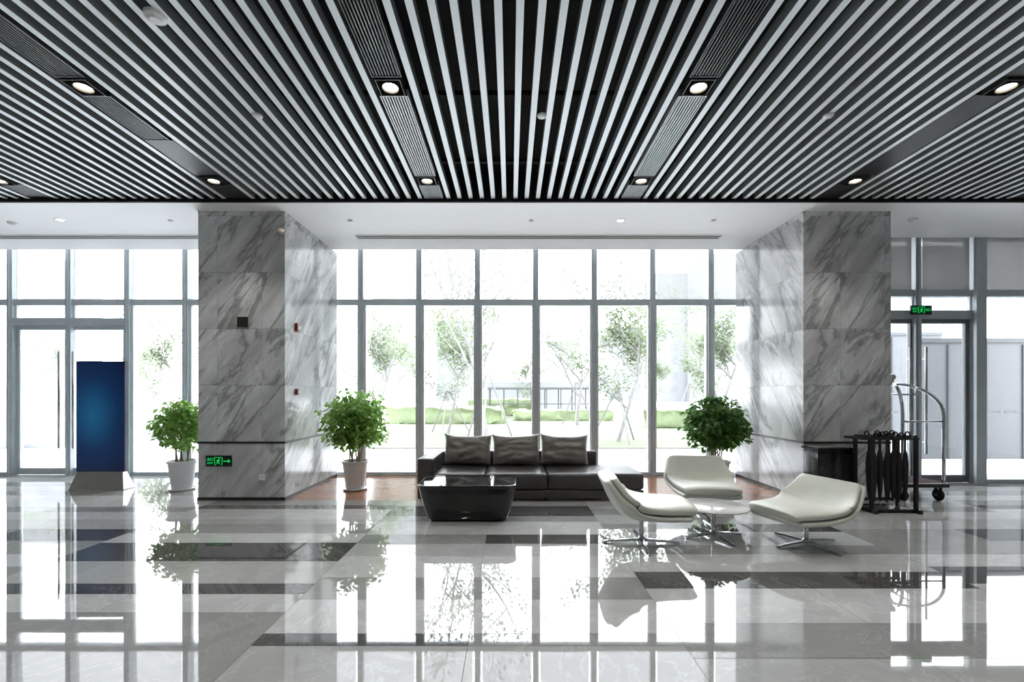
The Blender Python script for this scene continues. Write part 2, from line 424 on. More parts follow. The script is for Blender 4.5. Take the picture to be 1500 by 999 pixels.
# windows ------------------------------------------------------------
def window(n, x0, x1, y, door=False, blind='blind', fm='frame'):
    fr = bmesh.new(); wm = 0.05
    bx(fr, x0-wm, x0+wm, y-0.10, y+0.08, 0, 4.42)
    bx(fr, x0-0.02, x0+0.02, y-0.13, y-0.10, 0, 4.42)
    bx(fr, x0+wm, x1-wm, y-0.08, y+0.06, 3.16, 3.27)
    bx(fr, x0+wm, x1-wm, y-0.07, y+0.06, 4.34, 4.42)
    if not door:
        bx(fr, x0+wm, x1-wm, y-0.07, y+0.06, 0, 0.06)
    else:
        bx(fr, x0+wm, x1-wm, y-0.09, y+0.07, 2.78, 2.92)
    o = from_bm('window_%d' % n, fr, M[fm]); structure(o)
    g = bmesh.new(); z0 = 0.06 if not door else 2.92
    bx(g, x0+wm, x1-wm, y-0.003, y+0.003, z0, 4.34)
    from_bm('glass_pane', g, M['glass'], o)
    b = bmesh.new()
    bx(b, x0+0.09, x1-0.09, y-0.062, y-0.060, 3.30, 4.34)
    bx(b, x0+0.09, x1-0.09, y-0.066, y-0.056, 3.27, 3.30)
    from_bm('roller_blind', b, M[blind], o)
    l = bmesh.new()
    bx(l, x0+wm, x0+wm+0.035, y-0.05, y+0.04, 0.06 if not door else 2.92, 3.16)
    bx(l, x1-wm-0.02, x1-wm, y-0.05, y+0.04, 0.06 if not door else 2.92, 3.16)
    from_bm('inner_frame', l, M['frame_light'], o)
    return o

P = 1.0835; n = 1
for k in range(-10, 6):
    x0 = 0.466 + k*P; x1 = x0+P
    if x1 > 6.4: break
    isdoor = (-9.4 < x0 < -7.2)
    window(n, x0, x1, YW, isdoor); n += 1
RB = [5.77, 6.87, 7.85, 8.93, 10.0, 11.08, 12.15]
for i in range(6):
    window(n, RB[i], RB[i+1], YR, door=(i in (0, 1)), blind='blindg', fm='frame_mid'); n += 1
structure(boxobj('trim_1', 5.68, 5.76, YR+0.08, YW, 0, 4.42, M['frame']))
structure(boxobj('wall_front', XL, 0.466-10*P, YW-0.05, YW+0.08, 0, 4.42, M['wall']))
structure(boxobj('trim_2', 7.85-0.085, 7.85+0.085, YR-0.18, YR-0.13, 0, ZC+0.3, M['frame_mid']))

def door(n, x0, x1, y, hinge_left=True, fm='frame'):
    root = bmesh.new(); z1 = 2.78
    wm = 0.065
    bx(root, x0, x0+wm, y-0.03, y+0.03, 0.01, z1); bx(root, x1-wm, x1, y-0.03, y+0.03, 0.01, z1)
    bx(root, x0+wm, x1-wm, y-0.03, y+0.03, z1-0.07, z1); bx(root, x0+wm, x1-wm, y-0.03, y+0.03, 0.01, 0.13)
    o = from_bm('door_%d' % n, root, M[fm]); structure(o)
    g = bmesh.new(); bx(g, x0+wm, x1-wm, y-0.003, y+0.003, 0.13, z1-0.07); from_bm('glass_pane', g, M['glass'], o)
    h = bmesh.new(); hx = x1-0.12 if hinge_left else x0+0.12
    tube(h, [(hx, y-0.09, 0.5), (hx, y-0.09, 2.3)], 0.018)
    for z in (0.7, 2.1): tube(h, [(hx, y-0.09, z), (hx, y-0.03, z)], 0.009)
    from_bm('door_handle', h, M['chrome'], o, smooth=True)
door(1, -9.23, -8.255, YW, True); door(2, -8.235, -7.17, YW, False)
door(3, 5.83, 6.855, YR, True, 'framedark'); door(4, 6.885, 7.79, YR, False, 'framedark')

# columns --------------------------------------------------------------
def column(x0, x1, label, y1=YW-0.14):
    cx = (x0+x1)/2; cy = (YC+y1)/2
    r = empty('marble_column', (cx, cy, 0), label, 'column', group='marble clad columns')
    hw = (x1-x0)/2; hd = (y1-YC)/2
    bm = bmesh.new(); bx(bm, -hw, hw, -hd, hd, 0.0, ZC); from_bm('marble_cladding', bm, M['marble'], r)
    for nm, za, zb, e in (('dado_strip', 0.805, 0.835, 0.006), ('base_strip', 0.0, 0.045, 0.008)):
        b = bmesh.new()
        bx(b, -hw-e, hw+e, -hd-e, -hd+0.001, za, zb); bx(b, -hw-e, -hw+0.001, -hd, hd, za, zb); bx(b, hw-0.001, hw+e, -hd, hd, za, zb)
        from_bm(nm, b, M['black'], r)
    return r
cl = column(-4.43, -3.2, 'grey veined marble column with exit sign near its base')
cr_ = column(4.15, 5.39, 'grey veined marble column behind the umbrella rack', y1=7.66)
structure(boxobj('wall_inner', 4.15, 5.68, 7.665, YW-0.14, 0, ZC, M['marble']))
structure(boxobj('baseboard_inner', 4.142, 4.1495, 7.665, YW-0.14, 0, 0.045, M['black']))
structure(boxobj('trim_3', 4.143, 4.1495, 7.665, YW-0.14, 0.805, 0.835, M['black']))

# ------------------------------------------------------------------ track: grilles and downlights
def grille(x, y0, y1, mat, label):
    bm = bmesh.new()
    bx(bm, x-0.125, x-0.115, y0, y1, 4.135, 4.20); bx(bm, x+0.115, x+0.125, y0, y1, 4.135, 4.20)
    bx(bm, x-0.115, x+0.115, y0, y0+0.01, 4.135, 4.20); bx(bm, x-0.115, x+0.115, y1-0.01, y1, 4.135, 4.20)
    for k in range(9):
        xx = x-0.1+k*0.025; bx(bm, xx-0.006, xx+0.006, y0+0.01, y1-0.01, 4.14, 4.17)
    bx(bm, x-0.115, x+0.115, y0+0.01, y1-0.01, 4.195, 4.2, 1)
    o = from_bm('air_grille', bm, [mat, M['plenum']]); tag(o, label, 'air vent', 'linear grilles in the slatted ceiling')
def blank(x, y0, y1):
    bm = bmesh.new(); bx(bm, x-0.15, x+0.15, y0, y1, 4.145, 4.2)
    o = from_bm('blank_ceiling_panel', bm, M['black']); tag(o, 'plain black panel strip between the ceiling slats', 'ceiling panel', 'black strips in the slatted ceiling')
gdark = pmat('dark_grille_metal', (0.07, 0.075, 0.08), 0.35, 0.4)
glight = pmat('grey_grille_metal', (0.42, 0.44, 0.45), 0.35, 0.2)

dl = empty('recessed_downlight', (0, 0, 0), 'lit round downlight in a square black recess between slats', 'ceiling light', group='downlights in the slatted ceiling')
bm = bmesh.new(); a = 0.105
for (p, q, r_, s) in ((-a,-a+0.006,-a,a),(a-0.006,a,-a,a),(-a+0.006,a-0.006,-a,-a+0.006),(-a+0.006,a-0.006,a-0.006,a)):
    bx(bm, p, q, r_, s, 0.0, 0.09)
bx(bm, -a, a, -a, a, 0.09, 0.1)
from_bm('lamp_housing', bm, M['trimg'], dl)
lathe_obj('lamp_ring', [(0.058,0.02),(0.066,0.0),(0.072,0.0),(0.072,0.09),(0.058,0.09)], M['trimg'], dl)
lathe_obj('lamp_lens', [(0.0,0.006),(0.035,0.008),(0.058,0.022),(0.058,0.06),(0,0.06)], M['lamp'], dl)
pos = []
for t in tracks:
    for y in (-1.24, 0.48, 2.20, 3.92, 5.64):
        if (abs(t) > 5 and y < 2): continue
        pos.append((t, y))
for (t, y) in pos:
    o = dup(dl, (t, y, 4.125))
    ld = bpy.data.lights.get('spot_lamp') or bpy.data.lights.new('spot_lamp', 'SPOT')
    ld.energy = 34; ld.spot_size = math.radians(95); ld.spot_blend = 0.8; ld.color = (1, 0.96, 0.9); ld.shadow_soft_size = 0.05
    lo = bpy.data.objects.new('lamp_light', ld); COL.objects.link(lo); lo.parent = o; lo.location = (0, 0, 0.0)
for ch in list(dl.children): bpy.data.objects.remove(ch)
bpy.data.objects.remove(dl)
for t in tracks:
    inner = t in (-1.03, 1.61)
    for y0, y1 in ((0.6, 2.08), (2.32, 3.80), (4.04, 5.52), (5.76, 6.15)):
        if inner:
            grille(t, y0, y1, glight if y0 > 4 else gdark, 'ribbed linear air grille between ceiling slats')
        elif t in (-3.66,) and y0 in (2.32, 4.04):
            if y0 > 4:
                grille(t, 4.04, 4.75, gdark, 'ribbed linear air grille between ceiling slats'); blank(t, 4.76, 5.52)
            else: grille(t, y0, y1, gdark, 'ribbed linear air grille between ceiling slats')
        else: blank(t, y0, y1)

def sensor(x, y, z, r, name, label, cat):
    prof = [(0.0, 0.0), (r*0.5, 0.0), (r*0.62, r*0.12), (r*0.95, r*0.25), (r, r*0.45), (r, r*0.6), (0, r*0.6)]
    o = lathe_obj(name, prof, M['whitepl'], None, (x, y, z - r*0.6)); tag(o, label, cat, 'small ceiling sensors'); return o
sensor(-2.47, 3.18, 4.14, 0.07, 'smoke_detector', 'round white smoke detector on the ceiling slats', 'smoke detector')
for x in (-2.39, 0.297, 3.0): sensor(x, 4.32, 4.14, 0.045, 'ceiling_sensor', 'small round white sensor on the ceiling slats', 'sensor')
for (u, v) in ((513,323),(778,323),(1045,323),(250,323)):
    y = F*2.6/(578-v); sensor((u-748)*y/F, y, ZC, 0.035, 'ceiling_sensor', 'small round white sensor on the white ceiling', 'sensor')
for (u, v) in ((18,326),(1337,321)):
    y = F*2.6/(578-v); sensor((u-748)*y/F, y, ZC, 0.06, 'smoke_detector', 'round white smoke detector on the white ceiling', 'smoke detector')
for (u, v) in ((909,323),(88,322)):
    y = F*2.6/(578-v); x = (u-748)*y/F
    r = empty('recessed_downlight', (x, y, ZC), 'small lit round downlight in the white ceiling', 'ceiling light', group='downlights in the white ceiling')
    lathe_obj('lamp_ring', [(0.05,-0.004),(0.07,-0.006),(0.075,0.0),(0.05,0.0)], M['whitepl'], r)
    lathe_obj('lamp_lens', [(0,-0.003),(0.05,-0.003),(0.05,-0.0005),(0,-0.0005)], M['lampw'], r)

# ------------------------------------------------------------------ sofa
sofa = empty('sofa', (0, 6.40, 0), 'dark brown leather sofa with open chaise end by the window', 'sofa')
def rbox(name, x0, x1, y0, y1, z0, z1, mat, parent, bev=0.03, puff=0.0, nsub=1):
    bm = bmesh.new(); add_box(bm, (0,0,(z1-z0)/2), (x1-x0, y1-y0, z1-z0))
    bmesh.ops.bevel(bm, geom=bm.edges[:], offset=bev, segments=4, profile=0.5, affect='EDGES')
    if puff > 0:
        bmesh.ops.subdivide_edges(bm, edges=[e for e in bm.edges if e.calc_length() > 0.15], cuts=9, use_grid_fill=True)
        hx, hy, hz = (x1-x0)/2, (y1-y0)/2, (z1-z0)
        for v in bm.verts:
            fx = 1-(v.co.x/hx)**2; fy = 1-(v.co.y/hy)**2; fz = 1-((v.co.z-hz/2)/(hz/2))**2
            nz = noise.noise(Vector((v.co.x*5+x0*3, v.co.y*5, v.co.z*5)))*puff*0.5
            if v.co.z > hz*0.6: v.co.z += puff*max(0, fx)**.5*max(0, fy)**.5 + nz*0.6
            if v.co.y < -hy*0.85: v.co.y -= puff*0.5*max(0, fx)**.5*max(0, fz)**.5
            if abs(v.co.x) > hx*0.85: v.co.x += math.copysign(puff*0.3*max(0, fy)*max(0, fz), v.co.x)
    o = from_bm(name, bm, mat, parent, ((x0+x1)/2, (y0+y1)/2, z0), True); autosmooth(o, 60); return o
rbox('armrest', -1.31, -1.085, 0.0, 1.06, 0.03, 0.60, M['leather'], sofa, 0.03, 0.008)
rbox('backrest', -1.08, 1.37, 0.86, 1.06, 0.03, 0.60, M['leather'], sofa, 0.03, 0.008)
bm = bmesh.new(); bx(bm, -1.07, 1.84, 0.06, 0.85, 0.05, 0.16); from_bm('sofa_base', bm, M['leather'], sofa)
for (a, b) in ((-1.08, -0.36), (-0.355, 0.52), (0.525, 1.87)):
    rbox('seat_cushion', a, b, 0.0, 0.85, 0.165, 0.385, M['leather'], sofa, 0.035, 0.022)
rbox('seat_front', -1.08, 1.865, 0.0, 0.05, 0.05, 0.16, M['leather'], sofa, 0.012)
for x in (-1.2, 0.5, 1.75):
    for y in (0.12, 0.95):
        if x > 1.5 and y > 0.9: y = 0.75
        boxobj('sofa_leg', x-0.03, x+0.03, y-0.03, y+0.03, 0, 0.06, M['black'], sofa)

def pillow(name, w_, h_, t_, mat, parent, loc, rot, seed, label, cat, group):
    bm = bmesh.new(); N_ = 28
    def P_(u, v, side):
        cu = 1-abs(u)**3.0; cv = 1-abs(v)**3.0
        th = t_/2*(max(0, cu)*max(0, cv))**0.5
        px = u*w_/2*(1-0.05*(1-v*v)*abs(u)); pz = v*h_/2*(1-0.06*(1-u*u)*abs(v))
        q = Vector((u*2.2+seed, v*3.2, side*3))
        wr = noise.noise(q)*0.030 + noise.noise(q*2.4)*0.010
        cre = 0.005*math.sin((u*v)*9 + seed + 3*noise.noise(q*0.8))
        th2 = th + (wr+cre)*(max(0, cu)*max(0, cv))**0.7
        return Vector((px, side*th2, pz - 0.02*(1-u*u)*(v > 0)*v))
    grid = {}
    for side in (-1, 1):
        for i in range(N_+1):
            for j in range(N_+1):
                e = i in (0, N_) or j in (0, N_)
                if e and side == 1: grid[(1,i,j)] = grid[(-1,i,j)]; continue
                grid[(side,i,j)] = bm.verts.new(P_(-1+2*i/N_, -1+2*j/N_, side))
    for side in (-1, 1):
        for i in range(N_):
            for j in range(N_):
                bm.faces.new((grid[(side,i,j)], grid[(side,i+1,j)], grid[(side,i+1,j+1)], grid[(side,i,j+1)]))
    o = from_bm(name, bm, mat, parent, loc, True); o.rotation_euler = rot
    return tag(o, label, cat, group)
for i, (x, rz) in enumerate(((-0.665, 0.03), (0.085, 0.0), (0.83, -0.03))):
    pillow('back_cushion', 0.74, 0.48, 0.25, M['cushion'], None, (x, 7.10, 0.650), (math.radians(-14), math.radians((1.5,-1,1)[i]), rz), i*5.3,
           'plump creased taupe leather cushion leaning on the sofa back', 'cushion', 'cushions along the sofa back')

# ------------------------------------------------------------------ coffee table
ct = empty('coffee_table', (-0.51, 5.62, 0), 'black tub shaped coffee table with dark glass top', 'coffee table')
def rrect(hx, hy, r, z, seg=7):
    pts = []
    for (cx, cy, a0) in ((hx-r, hy-r, 0), (-hx+r, hy-r, 90), (-hx+r, -hy+r, 180), (hx-r, -hy+r, 270)):
        for k in range(seg+1):
            a = math.radians(a0+90*k/seg); pts.append((cx+r*math.cos(a), cy+r*math.sin(a), z))
    return pts
def loft(bm, loops, cap0=True, cap1=True, mi=0):
    R = [[bm.verts.new(p) for p in l] for l in loops]; n_ = len(R[0])
    for a, b in zip(R[:-1], R[1:]):
        for k in range(n_):
            f = bm.faces.new((a[k], a[(k+1)%n_], b[(k+1)%n_], b[k])); f.material_index = mi
    if cap0: bm.faces.new(R[0][::-1]).material_index = mi
    if cap1: bm.faces.new(R[-1]).material_index = mi
bm = bmesh.new()
prof = [(0.42,0.19,0.06,0.0),(0.455,0.225,0.08,0.012),(0.48,0.25,0.1,0.04),(0.515,0.285,0.11,0.16),(0.55,0.32,0.12,0.30),(0.57,0.345,0.12,0.40),(0.58,0.355,0.12,0.44),(0.575,0.35,0.12,0.448),(0.56,0.335,0.11,0.448),(0.555,0.33,0.11,0.425),(0.30,0.2,0.1,0.425)]
loft(bm, [rrect(a, b, c, z) for a, b, c, z in prof])
o = from_bm('table_body', bm, M['blackgloss'], ct, smooth=True); autosmooth(o, 50)
bm = bmesh.new(); loft(bm, [rrect(0.55,0.325,0.105,z) for z in (0.4255, 0.442)]); from_bm('glass_top', bm, M['blackglass'], ct)

# ------------------------------------------------------------------ lounge chairs
def star_base(parent, zt, arm, mat, thick=0.03):
    bm = bmesh.new()
    lathe(bm, [(0,0.025),(0.038,0.025),(0.042,0.035),(0.038,0.055),(0.022,0.07),(0.021,zt-0.03),(0.05,zt-0.01),(0.06,zt),(0,zt)], 20)
    o = from_bm('swivel_column', bm, mat, parent, smooth=True); autosmooth(o)
    for k in range(4):
        a = k*pi/2
        b = bmesh.new()
        d = Vector((math.cos(a), math.sin(a), 0)); s = Vector((-math.sin(a), math.cos(a), 0))
        L_ = []
        for (t, z0, z1, wd) in ((0.02,0.026,0.052,0.017),(0.3*arm,0.022,0.046,0.016),(0.7*arm,0.013,0.034,0.014),(arm,0.004,0.020,0.012)):
            c = d*t
            L_.append([tuple(c - s*wd + Vector((0,0,z0))), tuple(c + s*wd + Vector((0,0,z0))), tuple(c + s*wd*0.8 + Vector((0,0,z1))), tuple(c - s*wd*0.8 + Vector((0,0,z1)))])
        loft(b, L_)
        lathe(b, [(0,0),(0.016,0),(0.016,0.012),(0,0.012)], 12, c=tuple(d*(arm-0.02)))
        from_bm('base_leg', b, mat, parent)

def chair():
    r = empty('lounge_chair', (0,0,0), 'cream leather swivel lounge chair', 'chair', group='lounge chairs around the round table')
    K = [(-0.44,0.345,0.30,0.0),(-0.40,0.360,0.33,0.0),(-0.31,0.362,0.345,0.0),(-0.17,0.354,0.365,0.012),(-0.02,0.346,0.385,0.04),(0.10,0.348,0.41,0.08),(0.18,0.375,0.425,0.115),
         (0.235,0.435,0.42,0.105),(0.277,0.51,0.395,0.07),(0.312,0.59,0.37,0.04),(0.342,0.655,0.345,0.025),(0.355,0.688,0.32,0.015)]
    def interp(t):
        f = t*(len(K)-1); i = min(int(f), len(K)-2); f -= i
        p = [K[max(i-1,0)], K[i], K[i+1], K[min(i+2,len(K)-1)]]
        return [0.5*((2*p[1][j])+(-p[0][j]+p[2][j])*f+(2*p[0][j]-5*p[1][j]+4*p[2][j]-p[3][j])*f*f+(-p[0][j]+3*p[1][j]-3*p[2][j]+p[3][j])*f**3) for j in range(4)]
    def body(name, lo, hi, shrink, t0, t1, nt_=44, ns=40):
        bm = bmesh.new(); loops = []
        for i in range(nt_+1):
            a = pi*i/nt_; tt = t0 + (t1-t0)*(1-math.cos(a))/2
            y, z, hw, cu = interp(tt)
            y2, z2, _, _ = interp(min(1, tt+0.01)); y1, z1, _, _ = interp(max(0, tt-0.01))
            ty, tz = y2-y1, z2-z1; l = math.hypot(ty, tz); ty /= l; tz /= l
            ny, nz = -tz, ty
            endf = max(0.02, min(1, math.sin(a)*2.2))**0.5
            mid = (lo+hi)/2; half = (hi-lo)/2*endf
            hw2 = hw*(1-shrink)*(1-0.14*(1-min(1, math.sin(a)*2.0))**2)
            ring = []
            for k in range(ns):
                th = 2*pi*k/ns; c, s = math.cos(th), math.sin(th)
                px = hw2*math.copysign(abs(c)**0.38, c); pn = half*math.copysign(abs(s)**0.65, s)
                e = abs(px/hw2)**3
                crown = 0.016*(1-(px/hw2)**2) if s > 0 and hi > 0.02 else 0
                o_ = mid + pn + cu*e + crown*endf
                ring.append((px, y+ny*o_, z+nz*o_))
            loops.append(ring)
        loft(bm, loops)
        return from_bm(name, bm, M['cream'], r, smooth=True)
    body('chair_shell', -0.072, 0.0, 0.0, 0.0, 1.0)
    body('seat_pad', -0.010, 0.080, 0.02, 0.005, 0.52)
    body('back_pad', -0.010, 0.064, 0.02, 0.52, 1.0)
    star_base(r, 0.288, 0.38, M['chrome'])
    return r
ch = chair()
ch.location = (2.37, 5.66, 0); ch.rotation_euler = (0, 0, math.radians(-6))
ch['label'] = 'cream leather swivel lounge chair beside the potted plant'
c2 = dup(ch, (1.32, 4.62, 0), math.radians(86), 'cream leather swivel lounge chair near the coffee table')
c3 = dup(ch, (2.96, 4.58, 0), math.radians(-74), 'cream leather swivel lounge chair near the umbrella rack')
c3.scale = (0.96, 0.96, 0.92)

rt = empty('round_table', (2.14, 4.83, 0), 'low round marble side table with chrome star base', 'side table')
lathe_obj('table_top', [(0,0.315),(0.34,0.315),(0.352,0.322),(0.352,0.330),(0.345,0.335),(0,0.335)], M['tabletop'], rt, seg=64)
star_base(rt, 0.314, 0.33, M['chrome'])
rt.rotation_euler = (0,0,math.radians(12))

# ------------------------------------------------------------------ potted plants
def leafquad(bm, p, d, up, L_, W_, mi=0):
    d = d.normalized(); s = d.cross(up)
    if s.length < 1e-3: s = d.orthogonal()
    s.normalize(); n_ = s.cross(d)
    a = bm.verts.new(p); b = bm.verts.new(p+d*L_*0.35+s*W_*0.5+n_*W_*0.15); c = bm.verts.new(p+d*L_*0.75+s*W_*0.33)
    e = bm.verts.new(p+d*L_-n_*L_*0.12); f = bm.verts.new(p+d*L_*0.75-s*W_*0.33); g = bm.verts.new(p+d*L_*0.35-s*W_*0.5+n_*W_*0.15)
    m = bm.verts.new(p+d*L_*0.45-n_*W_*0.05)
    for q in ((a,b,m),(b,c,m),(c,e,m),(e,f,m),(f,g,m),(g,a,m)):
        bm.faces.new(q).material_index = mi
def plant(loc, label, seed, mat, R=0.54, zc=1.07, hz=0.50, nl=1300, stems=6, dense=0.0):
    rnd = random.Random(seed)
    r = empty('potted_ficus', loc, label, 'potted plant', group='potted ficus plants')
    prof = [(0,0.012),(0.135,0.012),(0.14,0.02)]
    for k in range(9):
        rr = 0.14+0.05*(k+1)/9; zz = 0.02+0.40*(k+1)/9
        prof += [(rr-0.0025, zz-0.012), (rr+0.0005, zz-0.006), (rr+0.0005, zz)]
    prof += [(0.205,0.425),(0.21,0.45),(0.205,0.46),(0.19,0.46),(0.182,0.42),(0.182,0.40)]
    lathe_obj('pot', prof, M['pot'], r, seg=40)
    lathe_obj('saucer', [(0,0.0),(0.17,0.0),(0.19,0.025),(0.185,0.03),(0.165,0.012),(0,0.012)], M['pot'], r, seg=40)
    lathe_obj('soil', [(0,0.412),(0.1,0.415),(0.181,0.405),(0.181,0.39),(0,0.39)], M['soil'], r, seg=24)
    bm = bmesh.new(); tips = []
    for k in range(stems):
        a = 2*pi*k/stems + rnd.uniform(-.3, .3); bx0 = 0.06*math.cos(a); by0 = 0.06*math.sin(a)
        ex, ey = 0.27*math.cos(a+0.3)*rnd.uniform(.5,1), 0.27*math.sin(a+0.3)*rnd.uniform(.5,1); ez = rnd.uniform(1.0, 1.42)
        pts = []
        for i in range(7):
            t = i/6
            pts.append((bx0+(ex-bx0)*t**1.5+0.02*math.sin(5*t+k), by0+(ey-by0)*t**1.5+0.02*math.cos(5*t+k), 0.39+(ez-0.39)*t))
        tube(bm, pts, [0.013-0.007*i/6 for i in range(7)], 6)
        for j in range(10):
            i = rnd.randint(3, 6); p0 = Vector(pts[i])
            d = Vector((rnd.gauss(0,1), rnd.gauss(0,1), rnd.uniform(-0.4, 0.9))).normalized()
            p1 = p0 + d*rnd.uniform(0.18, 0.45)
            q = Vector((p1.x/R, p1.y/R, (p1.z-zc)/hz))
            if q.length > 0.95: q *= 0.95/q.length; p1 = Vector((q.x*R, q.y*R, q.z*hz+zc))
            tube(bm, [p0, (p0+p1)/2+Vector((0,0,0.03)), p1], [0.006,0.004,0.002], 5); tips.append((p0, p1))
    o = from_bm('stems', bm, M['bark'], r, smooth=True)
    bm = bmesh.new()
    for k in range(nl):
        p0, p1 = rnd.choice(tips); t = rnd.uniform(0.3, 1.05)
        p = p0.lerp(p1, t) + Vector((rnd.gauss(0,0.065), rnd.gauss(0,0.065), rnd.gauss(0,0.06)))
        if rnd.random() < dense:
            v = Vector((rnd.gauss(0,1), rnd.gauss(0,1), rnd.gauss(0,1))).normalized()*rnd.uniform(.6,1)
            v *= 0.90+0.26*noise.noise(v*2.2+Vector((seed,0,0)))
            p = Vector((v.x*R*0.95, v.y*R*0.95, v.z*hz*0.95+zc))
        q = Vector((p.x/R, p.y/R, (p.z-zc)/hz))
        if q.length > 1: q *= rnd.uniform(0.88, 1.0)/q.length; p = Vector((q.x*R, q.y*R, q.z*hz+zc))
        d = Vector((p.x+rnd.gauss(0,0.3), p.y+rnd.gauss(0,0.3), rnd.uniform(-0.6, 0.10)))
        leafquad(bm, p, d, Vector((rnd.gauss(0,.45), rnd.gauss(0,.45), 1)), rnd.uniform(0.065, 0.10), rnd.uniform(0.048, 0.068))
    from_bm('foliage', bm, mat, r)
    return r
plant((-2.46, 7.24, 0), 'bright green ficus in a white ceramic pot beside the column', 3, M['leafA'], R=0.57, zc=1.10, hz=0.54, nl=2400, stems=7, dense=0.38)
plant((-5.20, 7.24, 0), 'bright green ficus in a white pot behind the column', 5, M['leafA'], R=0.42, zc=1.0, hz=0.47, nl=1450, dense=0.38)
plant((3.26, 7.24, 0), 'dense dark green ficus behind the cream lounge chair', 9, M['leafB'], R=0.53, zc=1.02, hz=0.48, nl=2800, dense=0.55)

# ------------------------------------------------------------------ blue standee
st = empty('advertising_stand', (-6.50, 7.28, 0), 'blue poster stand on a sloped brushed steel foot', 'sign stand')
bm = bmesh.new()
loft(bm, [[(-0.43,-0.11,0),(0.43,-0.11,0),(0.43,0.11,0),(-0.43,0.11,0)], [(-0.43,-0.11,0.015),(0.43,-0.11,0.015),(0.43,0.11,0.015),(-0.43,0.11,0.015)], [(-0.36,-0.04,0.28),(0.36,-0.04,0.28),(0.36,0.04,0.28),(-0.36,0.04,0.28)]])
from_bm('steel_foot', bm, M['steel'], st)
bm = bmesh.new(); bx(bm, -0.385, 0.385, -0.03, 0.03, 0.28, 2.03); from_bm('stand_frame', bm, pmat('navy_frame', (0.005,0.015,0.05), 0.3), st)
bm = bmesh.new(); bx(bm, -0.38, 0.38, -0.003, 0.003, -0.86, 0.86); from_bm('poster', bm, M['print'], st, (0, -0.034, 1.155))

# ------------------------------------------------------------------ bin
bn = empty('litter_bin', (4.37, 6.295, 0), 'black stone litter bin with ashtray top against the column', 'litter bin')
bm = bmesh.new(); bx(bm, -0.24, 0.24, -0.15, 0.15, 0.03, 0.72); o = from_bm('bin_body', bm, stone_mat('black_marble', (0.02,0.02,0.02), 1.2, 0.1, 1.5), bn)
bm = bmesh.new(); bx(bm, -0.22, 0.22, -0.14, 0.14, 0.0, 0.03); from_bm('plinth', bm, M['black'], bn)
bm = bmesh.new()
for sx in (-1, 1):
    bx(bm, sx*0.24-0.008, sx*0.24+0.008, -0.158, -0.15, 0.03, 0.72)
bx(bm, -0.24, 0.24, -0.158, -0.15, 0.70, 0.72); bx(bm, -0.26, 0.26, -0.17, 0.17, 0.75, 0.78); bx(bm, -0.23, 0.23, -0.14, 0.14, 0.72, 0.75)
from_bm('bin_top', bm, M['blackgloss'], bn)
bm = bmesh.new(); bx(bm, -0.2, 0.2, -0.12, 0.12, 0.781, 0.789); from_bm('ash_tray', bm, M['steel'], bn)

# ------------------------------------------------------------------ umbrella rack
RX, RY = 4.86, 5.94
rk = empty('umbrella_rack', (RX, RY, 0), 'black metal umbrella rack standing by the marble column', 'umbrella stand')
hw = 0.28; hd = 0.14
for sx in (-1, 1):
    for sy in (-1, 1):
        bm = bmesh.new(); bx(bm, sx*hw-0.018, sx*hw+0.018, sy*hd-0.018, sy*hd+0.018, 0.05, 0.925); from_bm('rack_post', bm, M['black'], rk)
bm = bmesh.new()
for y in (-hd, 0, hd): bx(bm, -hw-0.14, hw+0.03, y-0.016, y+0.016, 0.925, 0.955)
for k in range(9):
    x = -hw + k*2*hw/8; bx(bm, x-0.009, x+0.009, -hd, hd, 0.956, 0.972)
for k in range(6):
    x = -hw + 0.04 + k*0.10; bx(bm, x-0.02, x+0.02, -hd-0.023, -hd-0.016, 0.93, 0.985)
bx(bm, -hw-0.14, -hw-0.11, -hd, hd, 0.926, 0.954)
from_bm('rack_top', bm, M['black'], rk)
bm = bmesh.new()
for sy in (-1, 1): bx(bm, -hw-0.03, hw+0.05, sy*hd-0.02, sy*hd+0.02, 0.02, 0.05)
bx(bm, -hw, hw, -hd, hd, 0.03, 0.042)
for sx in (-1,1): bx(bm, sx*hw-0.02, sx*hw+0.02, -hd-0.08, hd+0.04, 0.0, 0.05)
from_bm('drip_tray', bm, M['black'], rk)
um = empty('umbrella', (0,0,0), 'folded black umbrella hanging by its curved handle on the rack', 'umbrella', group='umbrellas hanging on the rack')
lathe_obj('canopy', [(0,0.12),(0.010,0.14),(0.024,0.3),(0.034,0.48),(0.036,0.62),(0.022,0.74),(0.008,0.79),(0,0.79)], M['umb'], um, seg=10)
bm = bmesh.new(); tube(bm, [(0,0,0.07),(0,0,0.82)], 0.006, 8); from_bm('shaft', bm, M['steel'], um)
bm = bmesh.new(); tube(bm, [(0,0,0.78),(0,0,0.99)]+[(0.035-0.035*math.cos(a), 0, 0.99+0.035*math.sin(a)) for a in [pi*k/8 for k in range(1,9)]]+[(0.07,0,0.965)], 0.010, 8); from_bm('curved_handle', bm, M['blackgloss'], um, smooth=True)
i = 0
for (dy, xs_) in ((-0.07, (-0.20,-0.12,-0.04,0.04,0.12,0.20)), (0.07, (-0.16,-0.02,0.10,0.18))):
    for dx in xs_:
        dup(um, (RX+dx+0.005, RY+dy, 0.0 if i % 2 else -0.012), pi/2 if dy > 0 else -pi/2); i += 1
for c in list(um.children): bpy.data.objects.remove(c)
bpy.data.objects.remove(um)

